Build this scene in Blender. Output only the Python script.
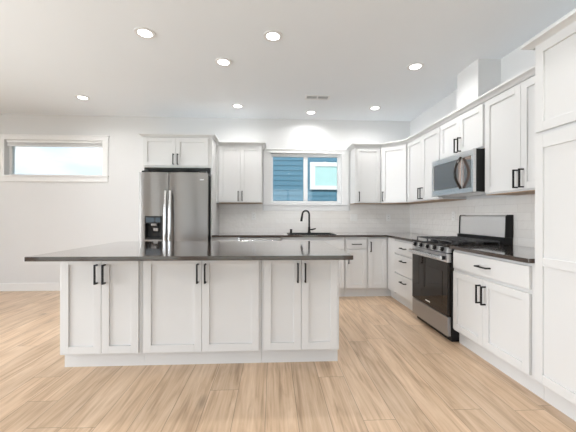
import bpy, bmesh, math, random
from mathutils import Vector, Matrix
random.seed(7)
for o in list(bpy.data.objects): bpy.data.objects.remove(o)
SC = bpy.context.scene
C = SC.collection
PI = math.pi

# ---------------------------------------------------------------- camera
YAW, ROLL, F = 0.0505, 0.002, 305.1
cam_d = bpy.data.cameras.new('camera'); cam = bpy.data.objects.new('camera', cam_d); C.objects.link(cam)
cam_d.sensor_width = 36.0; cam_d.lens = 36.0 * F / 576.0; cam_d.clip_start = 0.05
cam.location = (0, 0, 1.187)
cam.matrix_world = Matrix.Translation((0, 0, 1.187)) @ Matrix.Rotation(-YAW, 4, 'Z') @ Matrix.Rotation(PI/2, 4, 'X') @ Matrix.Rotation(ROLL, 4, 'Z')
SC.camera = cam

# ---------------------------------------------------------------- sky and exposure
EXPOSURE = 0.46
LAMP_W = 4.3
SKY = 1.1
FILL = 1.0
SC.view_settings.view_transform = 'Standard'
try: SC.view_settings.look = 'None'
except Exception: pass
SC.view_settings.exposure = EXPOSURE
SC.view_settings.gamma = 1.0
SC.view_settings.use_curve_mapping = False
W = bpy.data.worlds.new('sky'); SC.world = W; W.use_nodes = True
wn = W.node_tree.nodes; wl = W.node_tree.links; wn.clear()
wo = wn.new('ShaderNodeOutputWorld'); bg = wn.new('ShaderNodeBackground'); wl.new(bg.outputs[0], wo.inputs[0])
tc = wn.new('ShaderNodeTexCoord'); mp = wn.new('ShaderNodeMapping'); mp.inputs['Scale'].default_value = (3.0, 3.0, 8.0)
wl.new(tc.outputs['Generated'], mp.inputs[0])
nz = wn.new('ShaderNodeTexNoise'); nz.inputs['Scale'].default_value = 1.6; nz.inputs['Detail'].default_value = 6
wl.new(mp.outputs[0], nz.inputs['Vector'])
rp = wn.new('ShaderNodeValToRGB'); rp.color_ramp.elements[0].position = 0.40; rp.color_ramp.elements[1].position = 0.60
rp.color_ramp.elements[0].color = (0.66, 0.78, 0.94, 1); rp.color_ramp.elements[1].color = (0.86, 0.91, 0.97, 1)
wl.new(nz.outputs['Fac'], rp.inputs[0]); wl.new(rp.outputs[0], bg.inputs['Color'])
bg.inputs['Strength'].default_value = SKY

sun_d = bpy.data.lights.new('sun', 'SUN'); sun_d.energy = 3.0; sun_d.angle = 0.01; sun_d.color = (1.0, 0.97, 0.93)
sun = bpy.data.objects.new('sun', sun_d); C.objects.link(sun); sun.rotation_euler = (math.radians(42), 0, math.radians(-14))

# added fill lights at the unseen big windows behind and to the left of the camera (each light fills its window opening, outside the panes)
def fill_light(loc, rot, sx, sy, watts):
    d_ = bpy.data.lights.new('added_fill_light', 'AREA'); d_.shape = 'RECTANGLE'; d_.size = sx; d_.size_y = sy; d_.energy = watts*FILL; d_.color = (0.92, 0.95, 1.0)
    o_ = bpy.data.objects.new('added_fill_light', d_); C.objects.link(o_); o_.location = loc; o_.rotation_euler = rot
fill_light((-3.9, -3.42, 1.25), (math.radians(90), 0, 0), 3.4, 2.3, 38)
fill_light((0.1, -3.42, 1.25), (math.radians(90), 0, 0), 3.4, 2.3, 26)
fill_light((-6.42, 0.9, 1.15), (math.radians(90), 0, math.radians(-90)), 3.6, 2.2, 280)

# ---------------------------------------------------------------- materials
def new_mat(name):
    m = bpy.data.materials.new(name); m.use_nodes = True
    return m, m.node_tree.nodes, m.node_tree.links, m.node_tree.nodes['Principled BSDF']
def setp(b, col=None, rough=None, metal=None, spec=None):
    if col: b.inputs['Base Color'].default_value = (*col, 1)
    if rough is not None: b.inputs['Roughness'].default_value = rough
    if metal is not None: b.inputs['Metallic'].default_value = metal
    if spec is not None: b.inputs['Specular IOR Level'].default_value = spec
def pos_node(n):
    return n.new('ShaderNodeNewGeometry').outputs['Position']
def noise_mat(name, col, rough, metal=0.0, spec=0.5, amt=0.03, scale=6.0, bump=0.0, bscale=200.0, stretch=None):
    """slightly uneven painted / metal surface"""
    m, n, l, b = new_mat(name); setp(b, col, rough, metal, spec)
    t = n.new('ShaderNodeTexCoord'); mpn = n.new('ShaderNodeMapping')
    if stretch: mpn.inputs['Scale'].default_value = stretch
    l.new(t.outputs['Object'], mpn.inputs[0])
    q = n.new('ShaderNodeTexNoise'); q.inputs['Scale'].default_value = scale; q.inputs['Detail'].default_value = 3
    l.new(mpn.outputs[0], q.inputs['Vector'])
    mr = n.new('ShaderNodeMapRange'); mr.inputs['To Min'].default_value = 1-amt; mr.inputs['To Max'].default_value = 1+amt
    l.new(q.outputs['Fac'], mr.inputs['Value'])
    mx = n.new('ShaderNodeVectorMath'); mx.operation = 'SCALE'; mx.inputs[0].default_value = col
    l.new(mr.outputs[0], mx.inputs['Scale']); l.new(mx.outputs[0], b.inputs['Base Color'])
    if bump:
        q2 = n.new('ShaderNodeTexNoise'); q2.inputs['Scale'].default_value = bscale
        l.new(mpn.outputs[0], q2.inputs['Vector'])
        bp = n.new('ShaderNodeBump'); bp.inputs['Strength'].default_value = bump; bp.inputs['Distance'].default_value = 0.002
        l.new(q2.outputs['Fac'], bp.inputs['Height']); l.new(bp.outputs[0], b.inputs['Normal'])
    return m

M = {}
M['wall'] = noise_mat('wall_paint', (0.76, 0.762, 0.765), 0.85, amt=0.01, scale=2, bump=0.1, bscale=120)
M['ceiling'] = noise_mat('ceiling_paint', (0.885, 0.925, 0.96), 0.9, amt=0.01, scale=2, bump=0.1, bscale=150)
M['trim'] = noise_mat('white_trim_paint', (0.86, 0.86, 0.86), 0.4, amt=0.01)
M['cab'] = noise_mat('white_cabinet_paint', (0.71, 0.71, 0.705), 0.38, amt=0.01)
M['birch'] = noise_mat('birch_plywood', (0.50, 0.34, 0.22), 0.55, amt=0.12, scale=5, stretch=(1, 8, 1))
M['black'] = noise_mat('matte_black_metal', (0.010, 0.010, 0.010), 0.5, 0.0, 0.3, amt=0.05)
M['blackplastic'] = noise_mat('black_plastic', (0.012, 0.012, 0.012), 0.5, 0.0, 0.3, amt=0.05)
M['iron'] = noise_mat('cast_iron', (0.07, 0.07, 0.073), 0.32, 0.2, amt=0.1, scale=60)
M['glassblack'] = noise_mat('black_glass', (0.014, 0.010, 0.008), 0.04, 0.0, 0.4, amt=0.02)
M['mirrorglass'] = noise_mat('tinted_mirror_glass', (0.42, 0.33, 0.29), 0.04, 0.8, 0.8, amt=0.02)
M['whiteplastic'] = noise_mat('white_plastic', (0.84, 0.83, 0.81), 0.35, amt=0.01)
M['dark'] = noise_mat('dark_void', (0.02, 0.02, 0.02), 0.8, amt=0.02)
M['vinyl'] = noise_mat('white_vinyl', (0.88, 0.89, 0.90), 0.3, amt=0.01)
M['chrome'] = noise_mat('chrome', (0.8, 0.8, 0.8), 0.12, 1.0, amt=0.02)

def steel(name, col, rough, vertical=True):
    m, n, l, b = new_mat(name); setp(b, col, rough, 1.0)
    if vertical:
        tg = n.new('ShaderNodeTangent'); tg.direction_type = 'RADIAL'; tg.axis = 'Z'; l.new(tg.outputs[0], b.inputs['Tangent'])
        b.inputs['Anisotropic'].default_value = 0.75; b.inputs['Anisotropic Rotation'].default_value = 0.25
    t = n.new('ShaderNodeTexCoord'); mpn = n.new('ShaderNodeMapping')
    mpn.inputs['Scale'].default_value = (260, 260, 2) if vertical else (3, 3, 300)
    l.new(t.outputs['Object'], mpn.inputs[0])
    q = n.new('ShaderNodeTexNoise'); q.inputs['Scale'].default_value = 1.0; q.inputs['Detail'].default_value = 4
    l.new(mpn.outputs[0], q.inputs['Vector'])
    mr = n.new('ShaderNodeMapRange'); mr.inputs['To Min'].default_value = rough-0.06; mr.inputs['To Max'].default_value = rough+0.08
    l.new(q.outputs['Fac'], mr.inputs['Value']); l.new(mr.outputs[0], b.inputs['Roughness'])
    bp = n.new('ShaderNodeBump'); bp.inputs['Strength'].default_value = 0.08; bp.inputs['Distance'].default_value = 0.0006
    l.new(q.outputs['Fac'], bp.inputs['Height']); l.new(bp.outputs[0], b.inputs['Normal'])
    return m
M['steel'] = steel('brushed_stainless', (0.27, 0.258, 0.247), 0.33)
M['steelh'] = steel('brushed_stainless_horizontal', (0.70, 0.70, 0.70), 0.28, False)
M['steeld'] = steel('satin_stainless_dark', (0.40, 0.41, 0.43), 0.34, False)
M['steelg'] = steel('satin_stainless', (0.93, 0.93, 0.93), 0.42, False)
M['steelbright'] = noise_mat('polished_stainless', (0.80, 0.80, 0.80), 0.18, 1.0, amt=0.02)

# quartz
m, n, l, b = new_mat('grey_quartz'); setp(b, (0.09, 0.08, 0.075), 0.13, 0, 0.2)
q = n.new('ShaderNodeTexNoise'); q.inputs['Scale'].default_value = 220; q.inputs['Detail'].default_value = 5
l.new(pos_node(n), q.inputs['Vector'])
r = n.new('ShaderNodeValToRGB'); r.color_ramp.elements[0].color = (0.040, 0.027, 0.021, 1); r.color_ramp.elements[1].color = (0.070, 0.051, 0.041, 1)
r.color_ramp.elements[0].position = 0.35; r.color_ramp.elements[1].position = 0.7
l.new(q.outputs['Fac'], r.inputs[0]); l.new(r.outputs[0], b.inputs['Base Color'])
b.inputs['Coat Weight'].default_value = 1.0; b.inputs['Coat Roughness'].default_value = 0.07; b.inputs['Coat IOR'].default_value = 1.6
M['quartz'] = m

# wood plank floor (planks run along Y)
def plank_mat():
    m, n, l, b = new_mat('oak_plank_floor'); setp(b, rough=0.33, spec=0.45)
    def math_(op, a, bb=None, v=None):
        k = n.new('ShaderNodeMath'); k.operation = op
        for i, s in enumerate((a, bb)):
            if s is None: continue
            if isinstance(s, (int, float)): k.inputs[i].default_value = s
            else: l.new(s, k.inputs[i])
        return k.outputs[0]
    sp = n.new('ShaderNodeSeparateXYZ'); l.new(pos_node(n), sp.inputs[0])
    x, y = sp.outputs['X'], sp.outputs['Y']
    PW, PL = 0.19, 1.45
    xs = math_('DIVIDE', math_('ADD', x, 0.04), PW); row = math_('FLOOR', xs)
    w1 = n.new('ShaderNodeTexWhiteNoise'); w1.noise_dimensions = '1D'; l.new(row, w1.inputs['W'])
    ys = math_('ADD', math_('DIVIDE', y, PL), math_('MULTIPLY', w1.outputs['Value'], 7.3)); colm = math_('FLOOR', ys)
    cb = n.new('ShaderNodeCombineXYZ'); l.new(row, cb.inputs[0]); l.new(colm, cb.inputs[1])
    w2 = n.new('ShaderNodeTexWhiteNoise'); w2.noise_dimensions = '3D'; l.new(cb.outputs[0], w2.inputs['Vector'])
    # grain coordinates shifted per plank
    gx = math_('ADD', math_('MULTIPLY', x, 9.0), math_('MULTIPLY', w2.outputs['Value'], 53.0))
    gy = math_('ADD', math_('MULTIPLY', y, 1.0), math_('MULTIPLY', w2.outputs['Value'], 31.0))
    g = n.new('ShaderNodeCombineXYZ'); l.new(gx, g.inputs[0]); l.new(gy, g.inputs[1])
    big = n.new('ShaderNodeTexNoise'); big.inputs['Scale'].default_value = 1.7; big.inputs['Detail'].default_value = 6; big.inputs['Distortion'].default_value = 1.2
    l.new(g.outputs[0], big.inputs['Vector'])
    g2 = n.new('ShaderNodeCombineXYZ'); l.new(math_('MULTIPLY', gx, 9.0), g2.inputs[0]); l.new(math_('MULTIPLY', gy, 2.0), g2.inputs[1])
    fine = n.new('ShaderNodeTexNoise'); fine.inputs['Scale'].default_value = 1.0; fine.inputs['Detail'].default_value = 4
    l.new(g2.outputs[0], fine.inputs['Vector'])
    g3 = n.new('ShaderNodeCombineXYZ'); l.new(math_('MULTIPLY', gx, 0.55), g3.inputs[0]); l.new(math_('MULTIPLY', gy, 1.9), g3.inputs[1])
    knot = n.new('ShaderNodeTexVoronoi'); knot.inputs['Scale'].default_value = 0.75; l.new(g3.outputs[0], knot.inputs['Vector'])
    kr = n.new('ShaderNodeMapRange'); kr.inputs['From Min'].default_value = 0.03; kr.inputs['From Max'].default_value = 0.16
    l.new(knot.outputs['Distance'], kr.inputs['Value'])
    r = n.new('ShaderNodeValToRGB'); e = r.color_ramp.elements
    e[0].position = 0.25; e[0].color = (0.33, 0.21, 0.125, 1)
    e[1].position = 0.75; e[1].color = (0.80, 0.62, 0.46, 1)
    k = e.new(0.48); k.color = (0.61, 0.435, 0.29, 1)
    mixv = math_('ADD', math_('MULTIPLY', big.outputs['Fac'], 0.68), math_('MULTIPLY', fine.outputs['Fac'], 0.32))
    l.new(mixv, r.inputs[0])
    tint = n.new('ShaderNodeMapRange'); tint.inputs['To Min'].default_value = 0.90; tint.inputs['To Max'].default_value = 1.09
    l.new(w2.outputs['Value'], tint.inputs['Value'])
    fx = math_('FRACT', xs); fy = math_('FRACT', ys)
    ex = math_('MINIMUM', fx, math_('SUBTRACT', 1.0, fx)); ey = math_('MINIMUM', fy, math_('SUBTRACT', 1.0, fy))
    gap = math_('MINIMUM', math_('MULTIPLY', ex, PW), math_('MULTIPLY', ey, PL))
    gm = n.new('ShaderNodeMapRange'); gm.inputs['From Min'].default_value = 0.0006; gm.inputs['From Max'].default_value = 0.0026; gm.inputs['To Min'].default_value = 0.5
    l.new(gap, gm.inputs['Value'])
    km = n.new('ShaderNodeMapRange'); km.inputs['To Min'].default_value = 0.62; l.new(kr.outputs[0], km.inputs['Value'])
    tot = math_('MULTIPLY', math_('MULTIPLY', tint.outputs[0], gm.outputs[0]), km.outputs[0])
    sc = n.new('ShaderNodeVectorMath'); sc.operation = 'SCALE'; l.new(r.outputs[0], sc.inputs[0]); l.new(tot, sc.inputs['Scale'])
    l.new(sc.outputs[0], b.inputs['Base Color'])
    bp = n.new('ShaderNodeBump'); bp.inputs['Strength'].default_value = 0.12; bp.inputs['Distance'].default_value = 0.002
    l.new(math_('ADD', fine.outputs['Fac'], gm.outputs[0]), bp.inputs['Height']); l.new(bp.outputs[0], b.inputs['Normal'])
    return m
M['floor'] = plank_mat()

# glazed subway tile
def tile_mat():
    m, n, l, b = new_mat('glazed_subway_tile'); setp(b, rough=0.10, spec=0.6)
    sp = n.new('ShaderNodeSeparateXYZ'); P = pos_node(n); l.new(P, sp.inputs[0])
    ad = n.new('ShaderNodeMath'); l.new(sp.outputs['X'], ad.inputs[0]); l.new(sp.outputs['Y'], ad.inputs[1])
    zz = n.new('ShaderNodeMath'); zz.operation = 'SUBTRACT'; l.new(sp.outputs['Z'], zz.inputs[0]); zz.inputs[1].default_value = 0.914
    cb = n.new('ShaderNodeCombineXYZ'); l.new(ad.outputs[0], cb.inputs[0]); l.new(zz.outputs[0], cb.inputs[1])
    br = n.new('ShaderNodeTexBrick'); br.offset = 0.5
    br.inputs['Scale'].default_value = 1.0; br.inputs['Brick Width'].default_value = 0.305; br.inputs['Row Height'].default_value = 0.078
    br.inputs['Mortar Size'].default_value = 0.0016; br.inputs['Mortar Smooth'].default_value = 0.3
    br.inputs['Color1'].default_value = (0.84, 0.81, 0.775, 1); br.inputs['Color2'].default_value = (0.87, 0.845, 0.815, 1)
    br.inputs['Mortar'].default_value = (0.76, 0.73, 0.70, 1)
    l.new(cb.outputs[0], br.inputs['Vector']); l.new(br.outputs['Color'], b.inputs['Base Color'])
    wv = n.new('ShaderNodeTexNoise'); wv.inputs['Scale'].default_value = 16; wv.inputs['Detail'].default_value = 1
    l.new(P, wv.inputs['Vector'])
    ad2 = n.new('ShaderNodeMath'); ad2.operation = 'MULTIPLY_ADD'; l.new(br.outputs['Fac'], ad2.inputs[0]); ad2.inputs[1].default_value = -0.35; l.new(wv.outputs['Fac'], ad2.inputs[2])
    bp = n.new('ShaderNodeBump'); bp.inputs['Strength'].default_value = 0.6; bp.inputs['Distance'].default_value = 0.008
    l.new(ad2.outputs[0], bp.inputs['Height']); l.new(bp.outputs[0], b.inputs['Normal'])
    return m
M['tile'] = tile_mat()

def emit_mat(name, col, s):
    m, n, l, b = new_mat(name); setp(b, (0.9, 0.9, 0.9), 0.5)
    b.inputs['Emission Color'].default_value = (*col, 1); b.inputs['Emission Strength'].default_value = s
    return m
M['lens'] = emit_mat('lamp_lens', (1.0, 0.97, 0.93), 6.0)
M['display'] = emit_mat('dispenser_display', (0.35, 0.6, 0.8), 0.03)
setp(M['display'].node_tree.nodes['Principled BSDF'], (0.02, 0.03, 0.04), 0.25)

def pane_mat():
    m, n, l, b = new_mat('clear_window_glass'); n.remove(b)
    out = [k for k in n if k.type == 'OUTPUT_MATERIAL'][0]
    t = n.new('ShaderNodeBsdfTransparent'); t.inputs[0].default_value = (0.97, 0.98, 0.98, 1)
    g = n.new('ShaderNodeBsdfGlossy'); g.inputs['Roughness'].default_value = 0.0
    f = n.new('ShaderNodeFresnel'); f.inputs['IOR'].default_value = 1.5
    mx = n.new('ShaderNodeMixShader'); l.new(f.outputs[0], mx.inputs[0]); l.new(t.outputs[0], mx.inputs[1]); l.new(g.outputs[0], mx.inputs[2])
    l.new(mx.outputs[0], out.inputs[0])
    return m
M['pane'] = pane_mat()
M['siding'] = noise_mat('blue_lap_siding', (0.070, 0.20, 0.29), 0.6, amt=0.06, scale=3, stretch=(1, 1, 6))
M['teal'] = noise_mat('reflective_teal_pane', (0.50, 0.74, 0.73), 0.1, amt=0.05, scale=3)
M['extwhite'] = noise_mat('exterior_white_trim', (0.85, 0.87, 0.88), 0.5, amt=0.02)
M['roof'] = noise_mat('grey_shingles', (0.25, 0.27, 0.30), 0.8, amt=0.2, scale=30)
M['grass'] = noise_mat('lawn', (0.16, 0.22, 0.09), 0.9, amt=0.3, scale=3)
M['blind'] = noise_mat('white_blind', (0.88, 0.89, 0.90), 0.5, amt=0.02)

# ---------------------------------------------------------------- mesh helpers
def box(bm, x0, x1, y0, y1, z0, z1):
    vs = [bm.verts.new(p) for p in ((x0,y0,z0),(x1,y0,z0),(x1,y1,z0),(x0,y1,z0),(x0,y0,z1),(x1,y0,z1),(x1,y1,z1),(x0,y1,z1))]
    for f in ((3,2,1,0),(4,5,6,7),(0,1,5,4),(1,2,6,5),(2,3,7,6),(3,0,4,7)): bm.faces.new([vs[i] for i in f])
    return vs
def cyl(bm, c, r, h, axis='z', seg=24, r2=None):
    """closed cylinder / cone frustum from c along +axis"""
    r2 = r if r2 is None else r2
    ax = {'x': Vector((1,0,0)), 'y': Vector((0,1,0)), 'z': Vector((0,0,1))}[axis] if isinstance(axis, str) else Vector(axis).normalized()
    u = ax.orthogonal().normalized(); v = ax.cross(u); c = Vector(c)
    a = [bm.verts.new(c + r*(math.cos(2*PI*i/seg)*u + math.sin(2*PI*i/seg)*v)) for i in range(seg)]
    d = [bm.verts.new(c + ax*h + r2*(math.cos(2*PI*i/seg)*u + math.sin(2*PI*i/seg)*v)) for i in range(seg)]
    bm.faces.new(a[::-1]); bm.faces.new(d)
    for i in range(seg): bm.faces.new((a[i], a[(i+1) % seg], d[(i+1) % seg], d[i]))
def ring(bm, c, ri, ro, h, seg=32):
    c = Vector(c); L = []
    for r, z in ((ri, 0), (ro, 0), (ro, h), (ri, h)):
        L.append([bm.verts.new(c + Vector((r*math.cos(2*PI*i/seg), r*math.sin(2*PI*i/seg), z))) for i in range(seg)])
    for k in range(4):
        a, d = L[k], L[(k+1) % 4]
        for i in range(seg): bm.faces.new((a[i], a[(i+1) % seg], d[(i+1) % seg], d[i]))
def tube(bm, pts, r, seg=12, sx=1.0):
    """round tube along a polyline"""
    pts = [Vector(p) for p in pts]; rings = []; up = None
    for i, p in enumerate(pts):
        t = (pts[min(i+1, len(pts)-1)] - pts[max(i-1, 0)]).normalized()
        if up is None: up = t.orthogonal().normalized()
        up = (up - t*up.dot(t)).normalized(); w = t.cross(up)
        rr = r[i] if isinstance(r, (list, tuple)) else r
        rings.append([bm.verts.new(p + rr*(math.cos(2*PI*k/seg)*up + sx*math.sin(2*PI*k/seg)*w)) for k in range(seg)])
    for a, d in zip(rings, rings[1:]):
        for k in range(seg): bm.faces.new((a[k], a[(k+1) % seg], d[(k+1) % seg], d[k]))
    bm.faces.new(rings[0][::-1]); bm.faces.new(rings[-1])
def prism(bm, poly, lo, hi, plane='yz'):
    """extrude a polygon given in a plane along the remaining axis"""
    def P(a, b2, t): return {'yz': (t, a, b2), 'xz': (a, t, b2), 'xy': (a, b2, t)}[plane]
    A = [bm.verts.new(P(a, b2, lo)) for a, b2 in poly]; B = [bm.verts.new(P(a, b2, hi)) for a, b2 in poly]
    bm.faces.new(A); bm.faces.new(B[::-1]); k = len(poly)
    for i in range(k): bm.faces.new((A[(i+1) % k], A[i], B[i], B[(i+1) % k]))
def sweep(bm, prof, path):
    """moulding: prof = [(out, z)], path = [(x, y)], out is to the right of travel, mitred corners"""
    n_ = len(path); secs = []
    for i in range(n_):
        p = Vector(path[i]); d0 = (Vector(path[i]) - Vector(path[i-1])).normalized() if i else None
        d1 = (Vector(path[i+1]) - Vector(path[i])).normalized() if i < n_-1 else None
        if d0 is None: d0 = d1
        if d1 is None: d1 = d0
        n0 = Vector((d0.y, -d0.x)); n1 = Vector((d1.y, -d1.x)); mm = (n0+n1).normalized(); k = 1/max(mm.dot(n0), 0.3)
        secs.append([bm.verts.new((p.x+mm.x*o*k, p.y+mm.y*o*k, z)) for o, z in prof])
    for a, d in zip(secs, secs[1:]):
        for i in range(len(prof)): bm.faces.new((a[i], a[(i+1) % len(prof)], d[(i+1) % len(prof)], d[i]))
    bm.faces.new(secs[0]); bm.faces.new(secs[-1][::-1])
def obj(name, bm, mat, parent=None, bevel=0.0, seg=2, smooth=False):
    bmesh.ops.recalc_face_normals(bm, faces=bm.faces[:])
    me = bpy.data.meshes.new(name); bm.to_mesh(me); bm.free(); me.materials.append(mat)
    o = bpy.data.objects.new(name, me); C.objects.link(o)
    if smooth:
        for p in me.polygons: p.use_smooth = True
        try: me.set_sharp_from_angle(angle=math.radians(40))
        except Exception: pass
    if bevel:
        md = o.modifiers.new('bevel', 'BEVEL'); md.width = bevel; md.segments = seg; md.limit_method = 'ANGLE'; md.angle_limit = math.radians(40)
        md.harden_normals = False
    if parent: o.parent = parent
    return o
def BM(*boxes):
    bm = bmesh.new()
    for q_ in boxes: box(bm, *q_)
    return bm
def tag(o, label, cat, group=None):
    o['label'] = label; o['category'] = cat
    if group: o['group'] = group
    return o
def thing(name, label, cat, loc=(0,0,0), rz=0.0, group=None):
    o = bpy.data.objects.new(name, None); C.objects.link(o); o.empty_display_size = 0.1
    o.location = loc; o.rotation_euler = (0, 0, rz)
    return tag(o, label, cat, group)
def struct(name, bm, mat, bevel=0.0):
    o = obj(name, bm, mat, None, bevel); o['kind'] = 'structure'; return o
def struct_empty(name, loc=(0,0,0)):
    o = bpy.data.objects.new(name, None); C.objects.link(o); o.location = loc; o['kind'] = 'structure'; return o

# ---------------------------------------------------------------- room
R, D, H = 2.30, 5.00, 2.776          # right wall, back wall, ceiling
LX, RY = -6.20, -3.20                # left wall, rear wall
T = 0.16
def wall_holes(a0, a1, z0, z1, holes, mk):
    """mk(bm, a0, a1, z0, z1) adds one wall piece; holes = (a0, a1, z0, z1) sorted along a"""
    bm = bmesh.new(); cur = a0
    for h0, h1, hz0, hz1 in holes:
        mk(bm, cur, h0, z0, z1)
        if hz0 > z0: mk(bm, h0, h1, z0, hz0)
        if hz1 < z1: mk(bm, h0, h1, hz1, z1)
        cur = h1
    mk(bm, cur, a1, z0, z1)
    return bm
struct('floor', BM((LX-T, R+T, RY-T, D+T, -0.12, 0.0)), M['floor'])
struct('ceiling', BM((LX-T, R+T, RY-T, D+T, H, H+0.15)), M['ceiling'])
WL = (-4.19, -2.70, 1.822, 2.378)      # left window opening in the back wall
WC = (-0.03, 1.14, 1.385, 2.215)     # sink window opening
struct('wall_back', wall_holes(LX-T, R+T, 0, H, [WL, WC], lambda bm, a, b2, c, d: box(bm, a, b2, D, D+T, c, d)), M['wall'])
struct('wall_right', BM((R, R+T, RY, D, 0, H)), M['wall'])
SL = (-0.9, 2.7, 0.0, 2.30)
struct('wall_left', wall_holes(RY, D, 0, H, [SL], lambda bm, a, b2, c, d: box(bm, LX-T, LX, a, b2, c, d)), M['wall'])
SR = [(-5.6, -2.2, 0.08, 2.42), (-1.6, 1.8, 0.08, 2.42)]
struct('wall_rear', wall_holes(LX-T, R+T, 0, H, SR, lambda bm, a, b2, c, d: box(bm, a, b2, RY-T, RY, c, d)), M['wall'])
# boxed duct above the range cabinets
struct('wall_duct_box', BM((2.065, R, 2.97, 3.325, 2.30, H)), M['wall'])
# baseboards
def baseboard(name, *b_): struct(name, BM(*b_), M['trim'], 0.003)
baseboard('baseboard_back', (LX, -1.835, D-0.014, D, 0, 0.125))
baseboard('baseboard_left', (LX, LX+0.014, RY, -1.0, 0, 0.125), (LX, LX+0.014, 2.8, D-0.014, 0, 0.125))
baseboard('baseboard_rear', (LX+0.014, R-0.014, RY, RY+0.014, 0, 0.125))
baseboard('baseboard_right', (R-0.014, R, RY, 0.9, 0, 0.125))

# ---- windows
def window(name, w, mull, casing_l, casing_r, cap, apron, depth_y):
    x0, x1, z0, z1 = w
    root = struct_empty(name, ((x0+x1)/2, D, z0))
    ox, oy, oz = -root.location.x, -root.location.y, -root.location.z
    def put(nm, bm, mat, bev=0.0):
        o = obj(nm, bm, mat, root, bev); o.location = (ox, oy, oz); return o
    y = D + depth_y; fw = 0.034; fb, ft = (0.05, 0.046) if mull else (0.022, 0.04)
    bm = BM((x0, x1, y-0.02, y+0.04, z0, z0+fb), (x0, x1, y-0.02, y+0.04, z1-ft, z1),
            (x0, x0+fw, y-0.02, y+0.04, z0+fb, z1-ft), (x1-fw, x1, y-0.02, y+0.04, z0+fb, z1-ft))
    if mull: box(bm, mull[0], mull[1], y-0.02, y+0.04, z0+fb, z1-ft)
    if mull: box(bm, x1-0.06, x1-fw, y-0.01, y+0.03, z0+fb, z1-ft)
    put('window_frame', bm, M['vinyl'], 0.002)
    xs = [(x0+fw, mull[0]), (mull[1], x1-0.06)] if mull else [(x0+fw, x1-fw)]
    for a, b2 in xs: put('window_pane', BM((a, b2, y+0.008, y+0.012, z0+fb, z1-ft)), M['pane'])
    put('window_casing', BM((x0-casing_l, x0, D-0.018, D, z0, z1), (x1, x1+casing_r, D-0.018, D, z0, z1),
                     (x0-casing_l-0.005, x1+casing_r+0.005, D-0.02, D, z1, z1+cap),
                     (x0-casing_l-0.02, x1+casing_r+0.02, D-0.032, D, z1+cap, z1+cap+0.018)), M['trim'], 0.002)
    put('window_sill', BM((x0-casing_l-0.012, x1+casing_r+0.012, D-0.035, D+depth_y-0.02, z0-0.022, z0)), M['trim'], 0.003)
    put('window_apron', BM((x0-casing_l, x1+casing_r, D-0.018, D, z0-apron, z0-0.022)), M['trim'], 0.002)
    return root
window('window_1', WL, None, 0.085, 0.085, 0.062, 0.10, 0.10)
window('window_2', WC, (0.512, 0.58), 0.115, 0.115, 0.052, 0.11, 0.06)
# large unseen windows behind and left of the camera, added to let light in
def unseen_window(name, along, w, face):
    a0, a1, z0, z1 = w; fr = bmesh.new(); gl = bmesh.new()
    def b_(bm, p0, p1, q0, q1, t0, t1):
        if along == 'x': box(bm, p0, p1, face+t0, face+t1, q0, q1)
        else: box(bm, face+t0, face+t1, p0, p1, q0, q1)
    k = 0.06; b_(fr, a0, a1, z0, z0+k, -0.05, 0.05); b_(fr, a0, a1, z1-k, z1, -0.05, 0.05)
    nn = 3; ww = (a1-a0)/nn
    for i in range(nn+1):
        c0 = a0 + i*ww; lo = c0 if i == 0 else c0-k/2; hi = c0+k if i == 0 else (c0 if i == nn else c0+k/2)
        if i == nn: lo = c0-k
        b_(fr, lo, hi, z0+k, z1-k, -0.04, 0.04)
    b_(gl, a0+0.02, a1-0.02, z0+0.02, z1-0.02, -0.003, 0.003)
    root = struct_empty(name)
    obj('window_frame', fr, M['vinyl'], root); obj('window_pane', gl, M['pane'], root)
unseen_window('unseen_window_3', 'y', SL, LX-T/2)
unseen_window('unseen_window_4', 'x', SR[0], RY-T/2)
unseen_window('unseen_window_5', 'x', SR[1], RY-T/2)

# ---------------------------------------------------------------- outside
struct('ground', BM((-60, 40, -50, 60, -0.45, -0.30)), M['grass'])
ho = thing('house', 'blue lap-sided house with a white-trimmed window, seen through the window over the sink', 'house', (0.9, 7.0, -0.30))
bm = bmesh.new()
lap, z = 0.115, 0.0
HX0, HX1 = -2.4, 3.6
NW = (0.27-0.0, 0.95, 2.34, 2.73)
while z < 5.6:
    prism(bm, [(0.0, z), (-0.006, z+lap), (0.02, z+lap), (0.02, z)], HX0, HX1, 'yz')
    prism(bm, [(-0.016, z), (-0.006, z+lap), (0.0, z+lap), (0.0, z)], HX0, HX1, 'yz')
    z += lap
box(bm, HX0, HX1, 0.02, 4.0, 0, 5.6)
obj('siding_wall', bm, M['siding'], ho)
prism_b = bmesh.new(); prism(prism_b, [(-0.5, 5.55), (2.0, 7.2), (4.5, 5.55), (4.5, 5.7), (2.0, 7.4), (-0.5, 5.7)], HX0-0.3, HX1+0.3, 'yz')
obj('roof', prism_b, M['roof'], ho)
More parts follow.
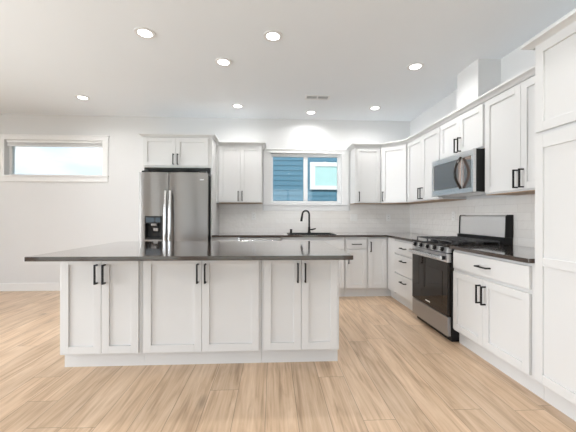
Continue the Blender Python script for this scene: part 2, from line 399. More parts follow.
# its window: placed from the sight line through the sink window
nx0, nx1, nz0, nz1 = 0.075, 0.62, 2.185, 2.625
fr = BM((nx0-0.12, nx1+0.11, -0.05, -0.02, nz1, nz1+0.10), (nx0-0.12, nx1+0.11, -0.05, -0.02, nz0-0.09, nz0),
        (nx0-0.12, nx0, -0.05, -0.02, nz0, nz1), (nx1, nx1+0.11, -0.05, -0.02, nz0, nz1))
nw = obj('window_trim', fr, M['extwhite'], ho, 0.003)
obj('window_pane', BM((nx0, nx1, -0.035, -0.022, nz0, nz1)), M['teal'], nw)
rf = thing('house', 'distant house with grey shingled roof at the lower right of the high left window', 'house', (-12.6, 20, -0.3))
bm = BM((-3.0, 3.0, 0, 6, 0, 3.6)); obj('wall', bm, M['extwhite'], rf)
bm = bmesh.new(); prism(bm, [(-3.6, 3.55), (2.6, 3.95), (3.6, 3.75), (3.6, 3.55)], -0.3, 6.3, 'xz'); obj('roof', bm, M['roof'], rf)

# ---------------------------------------------------------------- cabinets
DT = 0.020      # door thickness
def shaker(w, h, rail=0.057, rec=0.012):
    return BM((0, rail, 0, DT, 0, h), (w-rail, w, 0, DT, 0, h), (rail, w-rail, 0, DT, 0, rail), (rail, w-rail, 0, DT, h-rail, h),
              (rail, w-rail, rec, DT, rail, h-rail))
def pull(parent, x, z, L=0.15, vert=True):
    """bar pull centred on (x, z) on the front (y=0) of its door"""
    t, s = 0.0058, 0.030
    if vert:
        bm = BM((x-t, x+t, -s-2*t, -s, z-L/2, z+L/2), (x-t, x+t, -s, 0, z-L/2, z-L/2+2*t), (x-t, x+t, -s, 0, z+L/2-2*t, z+L/2))
    else:
        bm = BM((x-L/2, x+L/2, -s-2*t, -s, z-t, z+t), (x-L/2, x-L/2+2*t, -s, 0, z-t, z+t), (x+L/2-2*t, x+L/2, -s, 0, z-t, z+t))
    return obj('handle', bm, M['black'], parent, 0.0015)
def door(root, x0, x1, z0, z1, hand=None, hz=None, name='door'):
    """hand 'l'/'r': pull near that edge; hz: z of pull centre above the floor"""
    d = obj(name, shaker(x1-x0, z1-z0), M['cab'], root, 0.0012, 1); d.location = (x0, 0, z0)
    if hand:
        hx = 0.028 if hand == 'l' else (x1-x0)-0.028
        pull(d, hx, hz - z0)
    return d
def drawer(root, x0, x1, z0, z1, flat=True, handle=True):
    w, h = x1-x0, z1-z0
    d = obj('drawer', BM((0, w, 0, DT, 0, h)) if flat else shaker(w, h, 0.045), M['cab'], root, 0.002, 2); d.location = (x0, 0, z0)
    if handle: pull(d, w/2, h/2 + (0.0 if h < 0.2 else 0.053), 0.14, False)
    return d
CT = 0.884       # top of base cabinets
def base(label, loc, rz, w, group=None, depth=0.59, name='base_cabinet', toe=0.125, toe_in=0.075):
    root = thing(name, label, 'cabinet', loc, rz, group)
    obj('body', BM((0, w, DT+0.001, DT+depth, toe, CT)), M['cab'], root, 0.001, 1)
    obj('toe_kick', BM((0, w, toe_in, DT+depth, 0.0, toe)), M['cab'], root)
    return root
def upper(label, loc, rz, w, z0, z1, depth=0.309, group=None, name='wall_cabinet'):
    root = thing(name, label, 'cabinet', (loc[0], loc[1], 0), rz, group)
    obj('body', BM((0, w, DT+0.001, DT+depth, z0+0.005, z1)), M['cab'], root, 0.001, 1)
    obj('bottom_panel', BM((0, w, DT+0.004, DT+depth, z0, z0+0.005)), M['birch'], root)
    return root
MR = -PI/2       # cabinets on the right wall face -x
CROWN = [(0, 0), (0.014, 0), (0.018, 0.010), (0.034, 0.024), (0.048, 0.030), (0.054, 0.034), (0.054, 0.052), (0, 0.052)]
def crown_prof(z0, k=1.0): return [(o*k, z0+z*k) for o, z in CROWN]

# ---- island
IY = 2.40
isl_doors = [(-1.624, -1.011), (-1.009, -0.087), (-0.085, 0.534)]
isl_lab = ['white shaker island cabinet with two doors at the left end of the island',
           'widest island cabinet with two white shaker doors in the middle of the island',
           'white shaker island cabinet with two doors at the right end of the island']
isl_split = [-1.307, -0.548, 0.228]
for (a, b_), lab, sp_ in zip(isl_doors, isl_lab, isl_split):
    root = base(lab, (a, IY, 0), 0, b_-a, 'island cabinets', depth=0.58, name='island_cabinet', toe=0.118)
    gl_, gr_ = 0.018, 0.018
    door(root, gl_, sp_-a-0.0015, 0.131, 0.868, 'r', 0.742)
    door(root, sp_-a+0.0015, b_-a-gr_, 0.131, 0.868, 'l', 0.742)
isl_back = thing('island_back_panel', 'white panelled back of the island, on the side towards the sink', 'panel', (-1.624, 3.0015, 0))
obj('panel', BM((0, 2.158, 0, 0.25, 0.0, CT)), M['cab'], isl_back, 0.002)
tag(obj('island_countertop', BM((-1.630, 0.560, 2.09, 3.325, CT, 0.914)), M['quartz'], None, 0.0025), 'long dark grey quartz countertop overhanging the white island', 'countertop')

# ---- back wall base run (front y = 4.38)
BY = 4.38
g = base('narrow white base cabinet between the refrigerator panel and the dishwasher', (-0.860, BY, 0), 0, 0.378)
drawer(g, 0.034, 0.366, 0.715, 0.845); door(g, 0.034, 0.366, 0.14, 0.70, 'r', 0.61)
dw = thing('dishwasher', 'built-in dishwasher with a stainless front under the counter, left of the sink', 'dishwasher', (-0.480, BY-0.01, 0))
obj('body', BM((0.002, 0.598, 0.032, 0.60, 0.11, CT)), M['blackplastic'], dw)
dd = obj('door', BM((0.003, 0.597, 0.0, 0.031, 0.115, 0.880)), M['steelbright'], dw, 0.004)
bm = bmesh.new(); tube(bm, [(0.06, -0.045, 0.835), (0.54, -0.045, 0.835)], 0.011); box(bm, 0.07, 0.09, -0.045, 0, 0.827, 0.843); box(bm, 0.51, 0.53, -0.045, 0, 0.827, 0.843)
obj('handle', bm, M['steelbright'], dd, 0, smooth=True)
obj('toe_kick', BM((0.003, 0.597, 0.09, 0.5, 0, 0.11)), M['blackplastic'], dw)
s = thing('base_cabinet', 'white sink base cabinet with two doors under the black sink', 'cabinet', (0.122, BY, 0))
obj('body', BM((0, 0.018, 0.021, 0.61, 0.125, CT), (0.91, 0.928, 0.021, 0.61, 0.125, CT), (0.018, 0.91, 0.021, 0.61, 0.125, 0.143), (0.018, 0.91, 0.592, 0.61, 0.143, CT),
               (0.018, 0.91, 0.021, 0.040, 0.690, CT), (0.018, 0.91, 0.021, 0.040, 0.143, 0.165), (0.44, 0.488, 0.021, 0.040, 0.165, 0.690)), M['cab'], s)
obj('toe_kick', BM((0, 0.928, 0.075, 0.60, 0.0, 0.125)), M['cab'], s)
drawer(s, 0.012, 0.4625, 0.715, 0.845, handle=False); drawer(s, 0.4655, 0.916, 0.715, 0.845, handle=False)
door(s, 0.012, 0.4625, 0.14, 0.70, 'r', 0.61); door(s, 0.4655, 0.916, 0.14, 0.70, 'l', 0.61)
s = base('white base cabinet right of the sink with one drawer over one door', (1.054, BY, 0), 0, 0.330)
drawer(s, 0.018, 0.312, 0.715, 0.845); door(s, 0.018, 0.312, 0.14, 0.70, 'l', 0.575)
s = base('slim white base cabinet with one full-height door in the inside corner of the counter', (1.388, BY, 0), 0, 0.299)
door(s, 0.010, 0.270, 0.14, 0.862, 'l', 0.742)
# corner filler + drawer stack, right wall (front x = 1.68)
RX = 1.68
s = thing('corner_cabinet', 'blind corner base cabinet with plain white filler beside the drawer stack', 'cabinet', (RX, 4.379, 0), MR)
obj('body', BM((-0.0205, 0.245, 0.008, 0.60, 0.125, CT)), M['cab'], s); obj('toe_kick', BM((-0.078, 0.245, 0.075, 0.60, 0, 0.125), (-0.100, -0.078, 0.008, 0.60, 0, 0.125)), M['cab'], s)
s = base('white base cabinet with a stack of three drawers, left of the range', (RX, 4.130, 0), MR, 0.615)
drawer(s, 0.012, 0.603, 0.690, 0.852); drawer(s, 0.012, 0.603, 0.430, 0.672); drawer(s, 0.012, 0.603, 0.145, 0.412)
# right of the range
s = base('wide white base cabinet with one drawer over two doors, right of the range', (RX, 2.782, 0), MR, 0.895)
drawer(s, 0.022, 0.864, 0.708, 0.860); door(s, 0.022, 0.4235, 0.145, 0.680, 'r', 0.560); door(s, 0.4265, 0.864, 0.145, 0.680, 'l', 0.560)
# tall pantry
t = thing('pantry_cabinet', 'floor-to-crown white pantry cabinet at the right edge of the view', 'cabinet', (RX, 1.885, 0), MR)
obj('body', BM((0, 0.93, DT+0.001, 0.614, 0.125, 2.272)), M['cab'], t, 0.001, 1)
obj('toe_kick', BM((0, 0.93, 0.075, 0.61, 0, 0.125)), M['cab'], t)
def tall_door(root, x0, x1, hand):
    w = x1-x0
    z0, z1 = 0.142, 1.700
    bm = BM((0, 0.057, 0, DT, 0, z1-z0), (w-0.057, w, 0, DT, 0, z1-z0), (0.057, w-0.057, 0, DT, 0, 0.057), (0.057, w-0.057, 0, DT, z1-z0-0.085, z1-z0),
            (0.057, w-0.057, 0, DT, 0.876-z0, 0.930-z0), (0.057, w-0.057, 0.009, DT, 0.057, z1-z0-0.085))
    d = obj('door', bm, M['cab'], root, 0.0012, 1); d.location = (x0, 0, z0)
    pull(d, w-0.03 if hand == 'r' else 0.03, 1.0-z0)
tall_door(t, 0.010, 0.4635, 'r'); tall_door(t, 0.4665, 0.920, 'l')
door(t, 0.010, 0.4635, 1.722, 2.272, 'r', 1.82); door(t, 0.4665, 0.920, 1.722, 2.272, 'l', 1.82)
bm = bmesh.new(); sweep(bm, [(o*1.15, 2.272+z*0.68) for o, z in CROWN], [(-0.0, 0.612), (0, DT), (0.93, DT)])
# the crown runs along the far side and the front
obj('crown', bm, M['cab'], t)

# ---- uppers
UZ0, UZ1 = 1.385, 2.262
UY, UX = 4.67, 1.97
u = upper('white two-door wall cabinet between the refrigerator and the sink window', (-0.822, UY), 0, 0.660, UZ0, UZ1)
door(u, 0.012, 0.3285, 1.402, 2.246, 'r', 1.49); door(u, 0.3315, 0.648, 1.402, 2.246, 'l', 1.49)
bm = bmesh.new(); sweep(bm, crown_prof(UZ1), [(0.0, DT), (0.660, DT), (0.660, 0.329)]); obj('crown', bm, M['cab'], u)
u = upper('white single-door wall cabinet just right of the sink window', (1.285, UY), 0, 0.403, UZ0, UZ1)
door(u, 0.022, 0.391, 1.402, 2.246, 'l', 1.49)
# diagonal corner cabinet
u = thing('corner_wall_cabinet', 'white diagonal corner wall cabinet with one angled door', 'cabinet', (0, 0, 0))
p = [(1.690, 4.99), (1.690, 4.691), (1.991, 4.390), (2.29, 4.390), (2.29, 4.99)]
bm = bmesh.new(); prism(bm, p, UZ0+0.005, UZ1, 'xy'); obj('body', bm, M['cab'], u)
bm = bmesh.new(); prism(bm, [(1.692, 4.99), (1.692, 4.695), (1.995, 4.392), (2.29, 4.392), (2.29, 4.99)], UZ0, UZ0+0.005, 'xy'); obj('bottom_panel', bm, M['birch'], u)
dl = math.hypot(0.301, 0.301)
d = obj('door', shaker(dl-0.044, 0.844), M['cab'], u, 0.0012, 1); pull(d, 0.03, 1.49-1.402)
nx_, ny_ = -math.sqrt(.5), -math.sqrt(.5)
d.rotation_euler = (0, 0, -PI/4); d.location = (1.690+0.022*math.sqrt(.5)+nx_*(DT+0.001), 4.691-0.022*math.sqrt(.5)+ny_*(DT+0.001), 1.402)
u = upper('white two-door wall cabinet on the right wall between the corner and the microwave', (UX, 4.388), MR, 0.876, UZ0, UZ1)
door(u, 0.016, 0.4395, 1.402, 2.246, 'r', 1.49); door(u, 0.4425, 0.862, 1.402, 2.246, 'l', 1.49)
u = upper('short white two-door wall cabinet directly above the microwave', (UX, 3.508), MR, 0.750, 1.828, UZ1)
door(u, 0.014, 0.3735, 1.848, 2.246, 'r', 1.94); door(u, 0.3765, 0.736, 1.848, 2.246, 'l', 1.94)
u = upper('white two-door wall cabinet on the right wall between the microwave and the pantry', (UX, 2.754), MR, 0.866, UZ0, UZ1)
door(u, 0.014, 0.420, 1.402, 2.246, 'r', 1.49); door(u, 0.423, 0.852, 1.402, 2.246, 'l', 1.49)
# one crown along the whole right-hand run
bm = bmesh.new()
off = DT
sweep(bm, crown_prof(UZ1), [(1.285, 4.999), (1.285, 4.69), (1.690, 4.69), (1.990, 4.39), (1.990, 1.965)])
cr = tag(obj('crown_moulding', bm, M['cab']), 'white crown moulding running over the wall cabinets from the sink window to the pantry', 'moulding')

# ---- cabinet over fridge with side panels
u = thing('refrigerator_cabinet', 'deep white two-door cabinet above the refrigerator, with tall side panels around it', 'cabinet', (-1.830, 4.39, 0))
obj('body', BM((0, 0.947, DT+0.001, 0.609, 1.872, 2.300)), M['cab'], u, 0.001, 1)
door(u, 0.008, 0.4595, 1.892, 2.288, 'r', 1.985); door(u, 0.4625, 0.914, 1.892, 2.288, 'l', 1.985)
bm = bmesh.new(); sweep(bm, crown_prof(2.300, 0.85), [(0.0, 0.609), (0.0, DT), (0.968, DT), (0.968, 0.609)]); obj('crown', bm, M['cab'], u)
obj('side_panel', BM((0.9475, 0.968, DT, 0.608, 0, 2.300)), M['cab'], u, 0.001)
obj('side_panel', BM((0.0, 0.018, DT+0.001, 0.608, 0, 1.871)), M['cab'], u, 0.001)
obj('filler', BM((0.969, 1.007, 0.30, 0.595, 1.386, 2.262)), M['cab'], u, 0.001)

# ---------------------------------------------------------------- counters and sink
bm = bmesh.new()
c0, c1 = CT, 0.914
sx0, sx1, sy0, sy1 = 0.262, 0.904, 4.47, 4.76      # sink cut-out
box(bm, -0.860, sx0, 4.345, 4.985, c0, c1); box(bm, sx1, 1.650, 4.345, 4.985, c0, c1)
box(bm, sx0, sx1, 4.345, sy0, c0, c1); box(bm, sx0, sx1, sy1, 4.985, c0, c1)
box(bm, 1.650, 2.285, 3.517, 4.985, c0, c1)
bmesh.ops.remove_doubles(bm, verts=bm.verts[:], dist=1e-5)
tag(obj('kitchen_countertop', bm, M['quartz']), 'L-shaped dark grey quartz countertop along the back wall and into the corner', 'countertop')
tag(obj('kitchen_countertop', BM((1.650, 2.285, 1.888, 2.783, c0, c1)), M['quartz'], None, 0.0025), 'short dark grey quartz countertop between the range and the pantry', 'countertop')

sk = thing('sink', 'black drop-in kitchen sink set in the back counter under the window', 'sink', (0.583, 4.64, 0.914))
bm = bmesh.new()
X0, X1, Y0, Y1 = -0.355, 0.355, -0.205, 0.235
bx0, bx1, by0, by1 = -0.315, 0.315, -0.165, 0.115
box(bm, X0, bx0, Y0, Y1, 0.0, 0.005); box(bm, bx1, X1, Y0, Y1, 0.0, 0.005); box(bm, bx0, bx1, Y0, by0, 0.0, 0.005); box(bm, bx0, bx1, by1, Y1, 0.0, 0.005)
obj('rim', bm, M['blackplastic'], sk, 0.002)
bm = bmesh.new(); w_ = 0.004
box(bm, bx0-w_+0.001, bx0, by0, by1, -0.20, 0.0); box(bm, bx1, bx1+w_-0.001, by0, by1, -0.20, 0.0)
box(bm, bx0, bx1, by0-w_+0.001, by0, -0.20, 0.0); box(bm, bx0, bx1, by1, by1+w_-0.001, -0.20, 0.0); box(bm, bx0, bx1, by0, by1, -0.204, -0.20)
obj('bowl', bm, M['blackplastic'], sk)
bm = bmesh.new(); cyl(bm, (0, -0.02, -0.20), 0.045, 0.004); obj('drain', bm, M['chrome'], sk)
fa = thing('faucet', 'matte black gooseneck faucet with a pull-down spout, behind the sink', 'faucet', (0.578, 4.80, 0.919))
bm = bmesh.new(); cyl(bm, (0, 0, 0), 0.027, 0.012); cyl(bm, (0, 0, 0.012), 0.021, 0.085, r2=0.018); obj('base', bm, M['black'], fa, smooth=True)
bm = bmesh.new(); pts = [(0, 0, 0.09), (0, 0, 0.18), (0, 0, 0.29)]
for i in range(1, 13):
    a = PI*i/12*0.95; pts.append((-(0.055-0.055*math.cos(a)), -0.02*i/12, 0.29+0.062*math.sin(a)))
tube(bm, pts, 0.0140); obj('neck', bm, M['black'], fa, smooth=True)
e_ = Vector(pts[-1]); bm = bmesh.new(); tube(bm, [e_, e_+Vector((-0.008, -0.002, -0.05)), e_+Vector((-0.018, -0.004, -0.115))], [0.0155, 0.018, 0.019]); obj('spray_head', bm, M['black'], fa, smooth=True)
bm = bmesh.new(); cyl(bm, (0.015, 0, 0.055), 0.012, 0.03, 'x'); tube(bm, [(0.045, 0, 0.055), (0.075, -0.003, 0.062), (0.105, -0.006, 0.070)], [0.013, 0.011, 0.010]); obj('lever', bm, M['black'], fa, smooth=True)
so = thing('soap_dispenser', 'short black soap dispenser button left of the faucet', 'soap dispenser', (0.292, 4.80, 0.919))
bm = bmesh.new(); cyl(bm, (0, 0, 0), 0.022, 0.008); cyl(bm, (0, 0, 0.008), 0.018, 0.040); obj('body', bm, M['black'], so, 0.002, smooth=True)
bm = bmesh.new(); cyl(bm, (0, 0, 0.048), 0.020, 0.014); obj('cap', bm, M['black'], so, 0.003, smooth=True)

# ---------------------------------------------------------------- backsplash
bm = bmesh.new()
box(bm, -0.860, -0.162, D-0.011, D-0.001, 0.914, UZ0); box(bm, -0.162, 1.285, D-0.011, D-0.001, 0.914, WC[2]-0.112); box(bm, 1.285, R, D-0.011, D-0.001, 0.914, UZ0)
tag(obj('tile_backsplash', bm, M['tile']), 'glazed off-white subway tile backsplash on the back wall around the sink window', 'backsplash')
bm = bmesh.new(); box(bm, R-0.011, R-0.001, 1.888, 2.754, 0.914, UZ0); box(bm, R-0.011, R-0.001, 2.754, 3.508, 0.80, UZ0); box(bm, R-0.011, R-0.001, 3.508, D-0.0115, 0.914, UZ0)
tag(obj('tile_backsplash', bm, M['tile']), 'glazed off-white subway tile backsplash on the right wall behind the range', 'backsplash')

# outlets
def outlet(label, loc, rz, kind='outlet'):
    o = thing('electrical_outlet' if kind == 'outlet' else 'light_switch', label, 'outlet' if kind == 'outlet' else 'switch', loc, rz)
    obj('plate', BM((-0.058 if kind == 'double' else -0.036, 0.058 if kind == 'double' else 0.036, -0.006, 0, -0.058, 0.058)), M['whiteplastic'], o, 0.002)
    if kind == 'double':
        for sx in (-0.024, 0.024): obj('rocker', BM((sx-0.016, sx+0.016, -0.009, -0.006, -0.033, 0.033)), M['whiteplastic'], o, 0.001)
    else:
        f = obj('socket', BM((-0.017, 0.017, -0.008, -0.006, -0.034, 0.034)), M['whiteplastic'], o, 0.001)
        for z_ in (-0.018, 0.018): obj('slot', BM((-0.007, -0.004, -0.0084, -0.0079, z_-0.005, z_+0.005), (0.004, 0.007, -0.0084, -0.0079, z_-0.005, z_+0.005)), M['dark'], f)
TY = D-0.0112
outlet('white double switch plate on the back tile just right of the window', (1.345, TY, 1.165), 0, 'double')
outlet('white outlet on the back tile under the corner wall cabinets', (1.925, TY, 1.165), 0)
outlet('white outlet on the back tile left of the sink window', (-0.305, TY, 1.185), 0)
outlet('white outlet on the right-wall tile behind the left side of the range', (R-0.0112, 3.75, 1.19), MR)

# ---------------------------------------------------------------- refrigerator
FY = 4.20
fr = thing('refrigerator', 'stainless side-by-side refrigerator with a black dispenser in the left door', 'refrigerator', (-1.796, FY, 0))
FW = 0.909
obj('body', BM((0.012, FW-0.012, 0.072, 0.76, 0.03, 1.760)), M['blackplastic'], fr, 0.004)
def curved_door(x0, x1, z0, z1, hole=None):
    """slightly bowed door front"""
    bm = bmesh.new(); n_ = 14; zs = [z0, z1] if not hole else [z0, hole[2], hole[3], z1]
    xs = [x0+(x1-x0)*i/n_ for i in range(n_+1)]
    if hole: xs = sorted(set([round(x, 5) for x in xs if min(abs(x-hole[0]), abs(x-hole[1])) > 0.008] + [hole[0], hole[1]]))
    def yf(x): return -0.024*(1-((2*(x-x0)/(x1-x0)-1)**2)) + 0.012
    F_ = [[bm.verts.new((x, yf(x), z_)) for z_ in zs] for x in xs]; B_ = [[bm.verts.new((x, 0.068, z_)) for z_ in zs] for x in xs]
    hx = None
    for i in range(len(xs)-1):
        for k in range(len(zs)-1):
            inh = hole and hole[0]-1e-6 <= xs[i] and xs[i+1] <= hole[1]+1e-6 and k == 1
            if not inh:
                bm.faces.new((F_[i][k], F_[i+1][k], F_[i+1][k+1], F_[i][k+1]))
                bm.faces.new((B_[i][k+1], B_[i+1][k+1], B_[i+1][k], B_[i][k]))
        bm.faces.new((F_[i][-1], F_[i+1][-1], B_[i+1][-1], B_[i][-1])); bm.faces.new((F_[i][0], B_[i][0], B_[i+1][0], F_[i+1][0]))
    for k in range(len(zs)-1):
        bm.faces.new((F_[0][k], F_[0][k+1], B_[0][k+1], B_[0][k])); bm.faces.new((F_[-1][k], B_[-1][k], B_[-1][k+1], F_[-1][k+1]))
    if hole:
        ia = xs.index(hole[0]); ib = xs.index(hole[1])
        for i in range(ia, ib):
            bm.faces.new((F_[i][1], F_[i+1][1], B_[i+1][1], B_[i][1])); bm.faces.new((F_[i][2], B_[i][2], B_[i+1][2], F_[i+1][2]))
        bm.faces.new((F_[ia][1], B_[ia][1], B_[ia][2], F_[ia][2])); bm.faces.new((F_[ib][1], F_[ib][2], B_[ib][2], B_[ib][1]))
    return bm
hole = (0.080, 0.308, 0.866, 1.183)
ld = obj('door', curved_door(0.0, 0.3865, 0.06, 1.774, hole), M['steel'], fr)
rd = obj('door', curved_door(0.3935, FW, 0.06, 1.774), M['steel'], fr)
# dispenser: frame, control panel, niche, paddles
dsp = obj('water_dispenser', BM((hole[0], hole[0]+0.012, -0.012, 0.06, hole[2], hole[3]), (hole[1]-0.012, hole[1], -0.012, 0.06, hole[2], hole[3]),
        (hole[0]+0.012, hole[1]-0.012, -0.012, 0.06, hole[2], hole[2]+0.018), (hole[0]+0.012, hole[1]-0.012, -0.012, 0.06, hole[3]-0.10, hole[3]),
        (hole[0]+0.012, hole[1]-0.012, 0.055, 0.06, hole[2]+0.018, hole[3]-0.10)), M['blackplastic'], fr, 0.001)
obj('display', BM((hole[0]+0.020, hole[1]-0.10, -0.014, -0.0115, hole[3]-0.085, hole[3]-0.02)), M['display'], dsp)
obj('display', BM((hole[1]-0.085, hole[1]-0.020, -0.014, -0.0115, hole[3]-0.085, hole[3]-0.02)), M['display'], dsp)
obj('spout', BM((hole[0]+0.085, hole[1]-0.070, -0.010, 0.045, hole[3]-0.130, hole[3]-0.101)), M['steel'], dsp, 0.003)
obj('paddle', BM((hole[0]+0.100, hole[1]-0.065, 0.030, 0.045, hole[3]-0.205, hole[3]-0.165)), M['steel'], dsp, 0.004)
obj('drip_tray', BM((hole[0]+0.02, hole[1]-0.02, 0.0, 0.054, hole[2]+0.018, hole[2]+0.026)), M['blackplastic'], dsp)
def fr_handle(parent, x, s):
    bm = bmesh.new(); pts = []; nn = 18
    for i in range(nn+1):
        t_ = i/nn; z_ = 0.42 + (1.525-0.42)*t_; pts.append((x, -0.028-0.034*math.sin(PI*t_), z_))
    prev = None
    for p_ in pts:
        w2 = 0.0155
        ring_ = [bm.verts.new((p_[0]+a, p_[1]+b2, p_[2])) for a, b2 in ((-w2, 0.011), (-w2*0.8, -0.008), (0, -0.012), (w2*0.8, -0.008), (w2, 0.011))]
        if prev:
            for k in range(5): bm.faces.new((prev[k], prev[(k+1) % 5], ring_[(k+1) % 5], ring_[k]))
        else: bm.faces.new(ring_)
        prev = ring_
    bm.faces.new(prev[::-1])
    box(bm, x-0.014, x+0.014, -0.02, 0.004, 0.425, 0.455); box(bm, x-0.014, x+0.014, -0.02, 0.004, 1.490, 1.520)
    obj('handle', bm, M['steelbright'], parent, smooth=True)
fr_handle(ld, 0.362, 1); fr_handle(rd, 0.424, 1)
obj('badge', BM((FW-0.115, FW-0.045, -0.003, 0.004, 1.672, 1.684)), M['steelbright'], rd)
obj('kick_grille', BM((0.02, FW-0.02, 0.05, 0.071, 0.0, 0.055)), M['blackplastic'], fr)
for xx in (0.02, FW-0.12): obj('hinge_cover', BM((xx, xx+0.10, 0.03, 0.16, 1.7745, 1.800)), M['blackplastic'], fr, 0.004)

# ---------------------------------------------------------------- range (local: front at y=0, faces -x)
RG0 = 3.5145
rg = thing('gas_range', 'stainless gas range with black oven door and tall back guard, between the right-hand cabinets', 'range', (1.634, RG0, 0), MR)
RW = 0.730
obj('body', BM((0.003, RW-0.003, 0.046, 0.645, 0.045, 0.894)), M['blackplastic'], rg, 0.002)
od = obj('oven_door', BM((0.004, RW-0.004, 0.008, 0.045, 0.245, 0.750)), M['glassblack'], rg, 0.004)
obj('door_band', BM((0.004, RW-0.004, 0.004, 0.045, 0.751, 0.832)), M['steelh'], od, 0.003)
obj('oven_window', BM((0.09, RW-0.09, 0.006, 0.0075, 0.33, 0.66)), M['glassblack'], od)
obj('badge', BM((RW/2-0.045, RW/2+0.045, 0.0055, 0.0075, 0.286, 0.298)), M['whiteplastic'], od)
bm = bmesh.new(); pr = [(-0.048, 0.772), (-0.052, 0.784), (-0.048, 0.806), (-0.034, 0.812), (-0.028, 0.790), (-0.034, 0.770)]
prism(bm, pr, 0.030, RW-0.030, 'yz'); obj('handle', bm, M['steelbright'], od, 0.002)
for xx in (0.030, RW-0.062): obj('handle_bracket', BM((xx, xx+0.032, -0.030, 0.003, 0.774, 0.808)), M['blackplastic'], od, 0.002)
bm = bmesh.new(); prism(bm, [(0.002, 0.842), (0.014, 0.893), (0.075, 0.893), (0.075, 0.842)], 0.003, RW-0.003, 'yz'); cp = obj('control_panel', bm, M['steelh'], rg, 0.002)
nrm = Vector((0, -0.051, 0.012)).normalized()
for k in range(5):
    xk = 0.085 + k*0.140; c_ = Vector((xk, 0.0080, 0.869))
    kb = obj('knob', (lambda b_: (cyl(b_, c_, 0.023, 0.008, nrm), cyl(b_, c_+nrm*0.008, 0.019, 0.018, nrm, r2=0.017), b_)[-1])(bmesh.new()), M['black'], rg, 0.0015, smooth=True)
    obj('grip', (lambda b_: (cyl(b_, c_+nrm*0.026, 0.011, 0.004, nrm), b_)[-1])(bmesh.new()), M['steelbright'], kb)
obj('storage_drawer', BM((0.004, RW-0.004, 0.010, 0.045, 0.055, 0.238)), M['steeld'], rg, 0.005)
obj('toe_kick', BM((0.02, RW-0.02, 0.06, 0.60, 0.0, 0.045)), M['blackplastic'], rg)
ck = obj('cooktop', BM((0.0, RW, 0.002, 0.649, 0.8945, 0.918)), M['glassblack'], rg, 0.004)
for bx_, by_, r_ in ((0.150, 0.19, 0.048), (0.150, 0.41, 0.040), (0.365, 0.30, 0.050), (0.580, 0.19, 0.052), (0.580, 0.41, 0.036)):
    bm = bmesh.new(); cyl(bm, (bx_, by_, 0.918), r_*0.75, 0.008); cyl(bm, (bx_, by_, 0.926), r_, 0.008, r2=r_*0.92); obj('burner', bm, M['iron'], ck, smooth=True)
for gi in range(3):
    a = 0.012+gi*0.236; b_ = a+0.233; bm = bmesh.new(); zt, th = 0.952, 0.010; y0_, y1_ = 0.060, 0.530
    for xx in (a, b_-th): box(bm, xx, xx+th, y0_, y1_, zt-0.012, zt)
    for yy in (y0_, y1_-th, (y0_+y1_)/2-th/2): box(bm, a, b_, yy, yy+th, zt-0.012, zt)
    xm = (a+b_)/2; box(bm, xm-th/2, xm+th/2, y0_, y1_, zt-0.012, zt)
    for yy in (0.19, 0.41): box(bm, a, b_, yy-th/2, yy+th/2, zt-0.012, zt)
    for xx in (a, b_-th):
        for yy in (y0_, y1_-th): box(bm, xx, xx+th, yy, yy+th, 0.918, zt-0.012)
    obj('grate', bm, M['iron'], ck, 0.002)
bgd = bmesh.new(); prism(bgd, [(0.579, 0.985), (0.586, 1.188), (0.596, 1.198), (0.646, 1.198), (0.646, 0.985)], 0.012, RW-0.012, 'yz')
gd = obj('back_guard', bgd, M['steelg'], rg, 0.003)
obj('guard_base', BM((0.004, RW-0.004, 0.552, 0.649, 0.9185, 0.984)), M['blackplastic'], gd, 0.003)
for xx in (0.0, RW-0.0115):
    bm = bmesh.new(); prism(bm, [(0.571, 0.985), (0.578, 1.190), (0.592, 1.203), (0.649, 1.203), (0.649, 0.985)], xx, xx+0.0115, 'yz'); obj('end_cap', bm, M['blackplastic'], gd, 0.002)

# ---------------------------------------------------------------- microwave (over the range)
mw = thing('microwave', 'stainless over-the-range microwave with dark glass door and curved handle', 'microwave', (1.875, 3.508, 0), MR)
MW_ = 0.742; Z0, Z1 = 1.418, 1.824
obj('body', BM((0.0, MW_, 0.032, 0.413, Z0+0.006, Z1)), M['blackplastic'], mw, 0.002)
DWD = 0.572
md_ = BM((0, 0.030, 0, 0.030, Z0, Z1), (DWD-0.012, DWD, 0, 0.030, Z0, Z1), (0.030, DWD-0.012, 0, 0.030, Z0, Z0+0.062), (0.030, DWD-0.012, 0, 0.030, Z1-0.058, Z1))
mdo = obj('door', md_, M['steelh'], mw, 0.002)
obj('door_glass', BM((0.030, DWD-0.012, 0.004, 0.028, Z0+0.062, Z1-0.058)), M['mirrorglass'], mdo)
mpn = obj('control_panel', BM((DWD+0.002, MW_, 0, 0.030, Z0, Z0+0.045), (DWD+0.002, MW_, 0, 0.030, Z1-0.058, Z1), (MW_-0.030, MW_, 0, 0.030, Z0+0.045, Z1-0.058)), M['steelh'], mw, 0.002)
obj('touch_panel', BM((DWD+0.002, MW_-0.030, 0.004, 0.028, Z0+0.045, Z1-0.058)), M['mirrorglass'], mpn)
bm = bmesh.new(); pts = []
for i in range(17):
    t_ = i/16; pts.append((DWD-0.010+0.0*t_, -0.006-0.062*math.sin(PI*t_), Z0+0.045+(Z1-Z0-0.095)*t_))
tube(bm, pts, 0.013); obj('handle', bm, M['glassblack'], mdo, smooth=True)
obj('vent_grille', BM((0.02, MW_-0.02, 0.05, 0.36, Z0-0.002, Z0+0.006)), M['steelh'], mw)

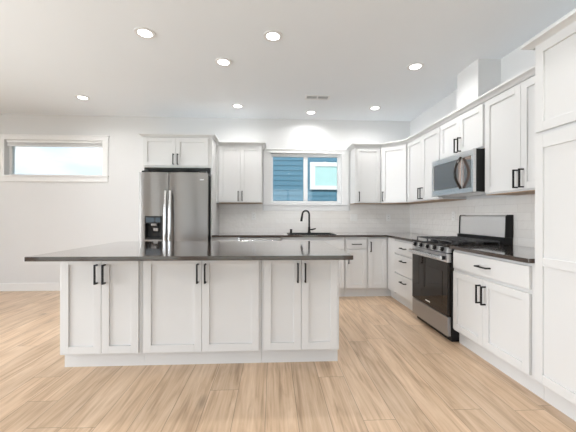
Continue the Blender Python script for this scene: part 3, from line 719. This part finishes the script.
# ---------------------------------------------------------------- ceiling lights
LPOS = [(-1.111, 2.711, 'recessed ceiling light nearest the camera over the left end of the island'),
        (0.001, 2.696, 'recessed ceiling light nearest the camera over the right half of the island'),
        (-0.509, 3.178, 'recessed ceiling light between the two near ones, a step further back over the island'),
        (-2.555, 4.236, 'far left recessed ceiling light, alone between the high window and the refrigerator'),
        (-0.509, 4.439, 'recessed ceiling light in front of the wall cabinet beside the refrigerator'),
        (0.585, 4.654, 'recessed ceiling light closest to the back wall, above the sink window'),
        (1.498, 4.408, 'recessed ceiling light in the back right corner near the diagonal cabinet'),
        (1.510, 3.163, 'rightmost recessed ceiling light, in front of the boxed duct')]
ADDED_LPOS = [(-2.555, 1.6, 'added recessed ceiling light on the left, out of the picture above'), (-4.6, 4.0, 'added recessed ceiling light beyond the left edge of the picture'),  # unseen extra lamps, added to brighten the room
          (-4.6, 1.6, 'added recessed ceiling light out of the picture over the far left floor'), (1.51, 1.30, 'added recessed ceiling light out of the picture beside the pantry'),
          (-0.5, 0.6, 'added recessed ceiling light out of the picture near the camera'), (-2.5, -1.2, 'added recessed ceiling light behind the camera on the left'),
          (0.6, -1.2, 'added recessed ceiling light behind the camera on the right')]
def downlight(x, y, lab):
    t_ = thing('recessed_light', lab, 'light', (x, y, H), 0, 'recessed ceiling lights')
    bm = bmesh.new(); ring(bm, (0, 0, -0.006), 0.057, 0.086, 0.006); obj('trim_ring', bm, M['trim'], t_, 0.0015, smooth=True)
    bm = bmesh.new(); cyl(bm, (0, 0, -0.0035), 0.057, 0.0035, seg=32); obj('lens', bm, M['lens'], t_)
    ld_ = bpy.data.lights.new('bulb', 'AREA'); ld_.shape = 'DISK'; ld_.size = 0.110; ld_.energy = LAMP_W; ld_.color = (1.0, 0.985, 0.97); ld_.spread = math.radians(158)
    lo = bpy.data.objects.new('bulb', ld_); C.objects.link(lo); lo.parent = t_; lo.location = (0, 0, -0.0045)
for q_ in LPOS + ADDED_LPOS: downlight(*q_)

# ceiling vent
v = thing('ceiling_vent', 'small white rectangular air vent in the ceiling above the sink', 'vent', (0.595, 4.053, H))
obj('frame', BM((-0.165, 0.165, -0.075, -0.052, -0.008, 0), (-0.165, 0.165, 0.052, 0.075, -0.008, 0), (-0.165, -0.142, -0.052, 0.052, -0.008, 0), (0.142, 0.165, -0.052, 0.052, -0.008, 0), (-0.008, 0.008, -0.052, 0.052, -0.008, 0)), M['trim'], v, 0.001)
obj('backing', BM((-0.142, 0.142, -0.052, 0.052, -0.0012, 0)), M['dark'], v)
for i in range(4):
    y_ = -0.036+i*0.024; bm = bmesh.new(); prism(bm, [(y_-0.005, -0.007), (y_+0.003, -0.007), (y_+0.007, -0.002), (y_-0.001, -0.002)], -0.142, 0.142, 'yz'); obj('slat', bm, M['trim'], v)

# blind pulled up in the high window
bl = thing('window_blind', 'white blind pulled up to the top of the high left window', 'blind', (-3.445, D+0.045, 2.378))
obj('headrail', BM((-0.735, 0.735, -0.03, 0.025, -0.040, 0)), M['blind'], bl, 0.002)
bm = bmesh.new()
for i in range(5): box(bm, -0.728, 0.728, -0.026, 0.022, -0.046-0.006*i-0.003, -0.046-0.006*i)
obj('slats', bm, M['blind'], bl)
obj('bottom_rail', BM((-0.73, 0.73, -0.028, 0.024, -0.094, -0.076)), M['blind'], bl, 0.003)
bm = bmesh.new(); tube(bm, [(-0.60, -0.032, -0.03), (-0.60, -0.034, -0.16)], 0.003); obj('wand', bm, M['blind'], bl)
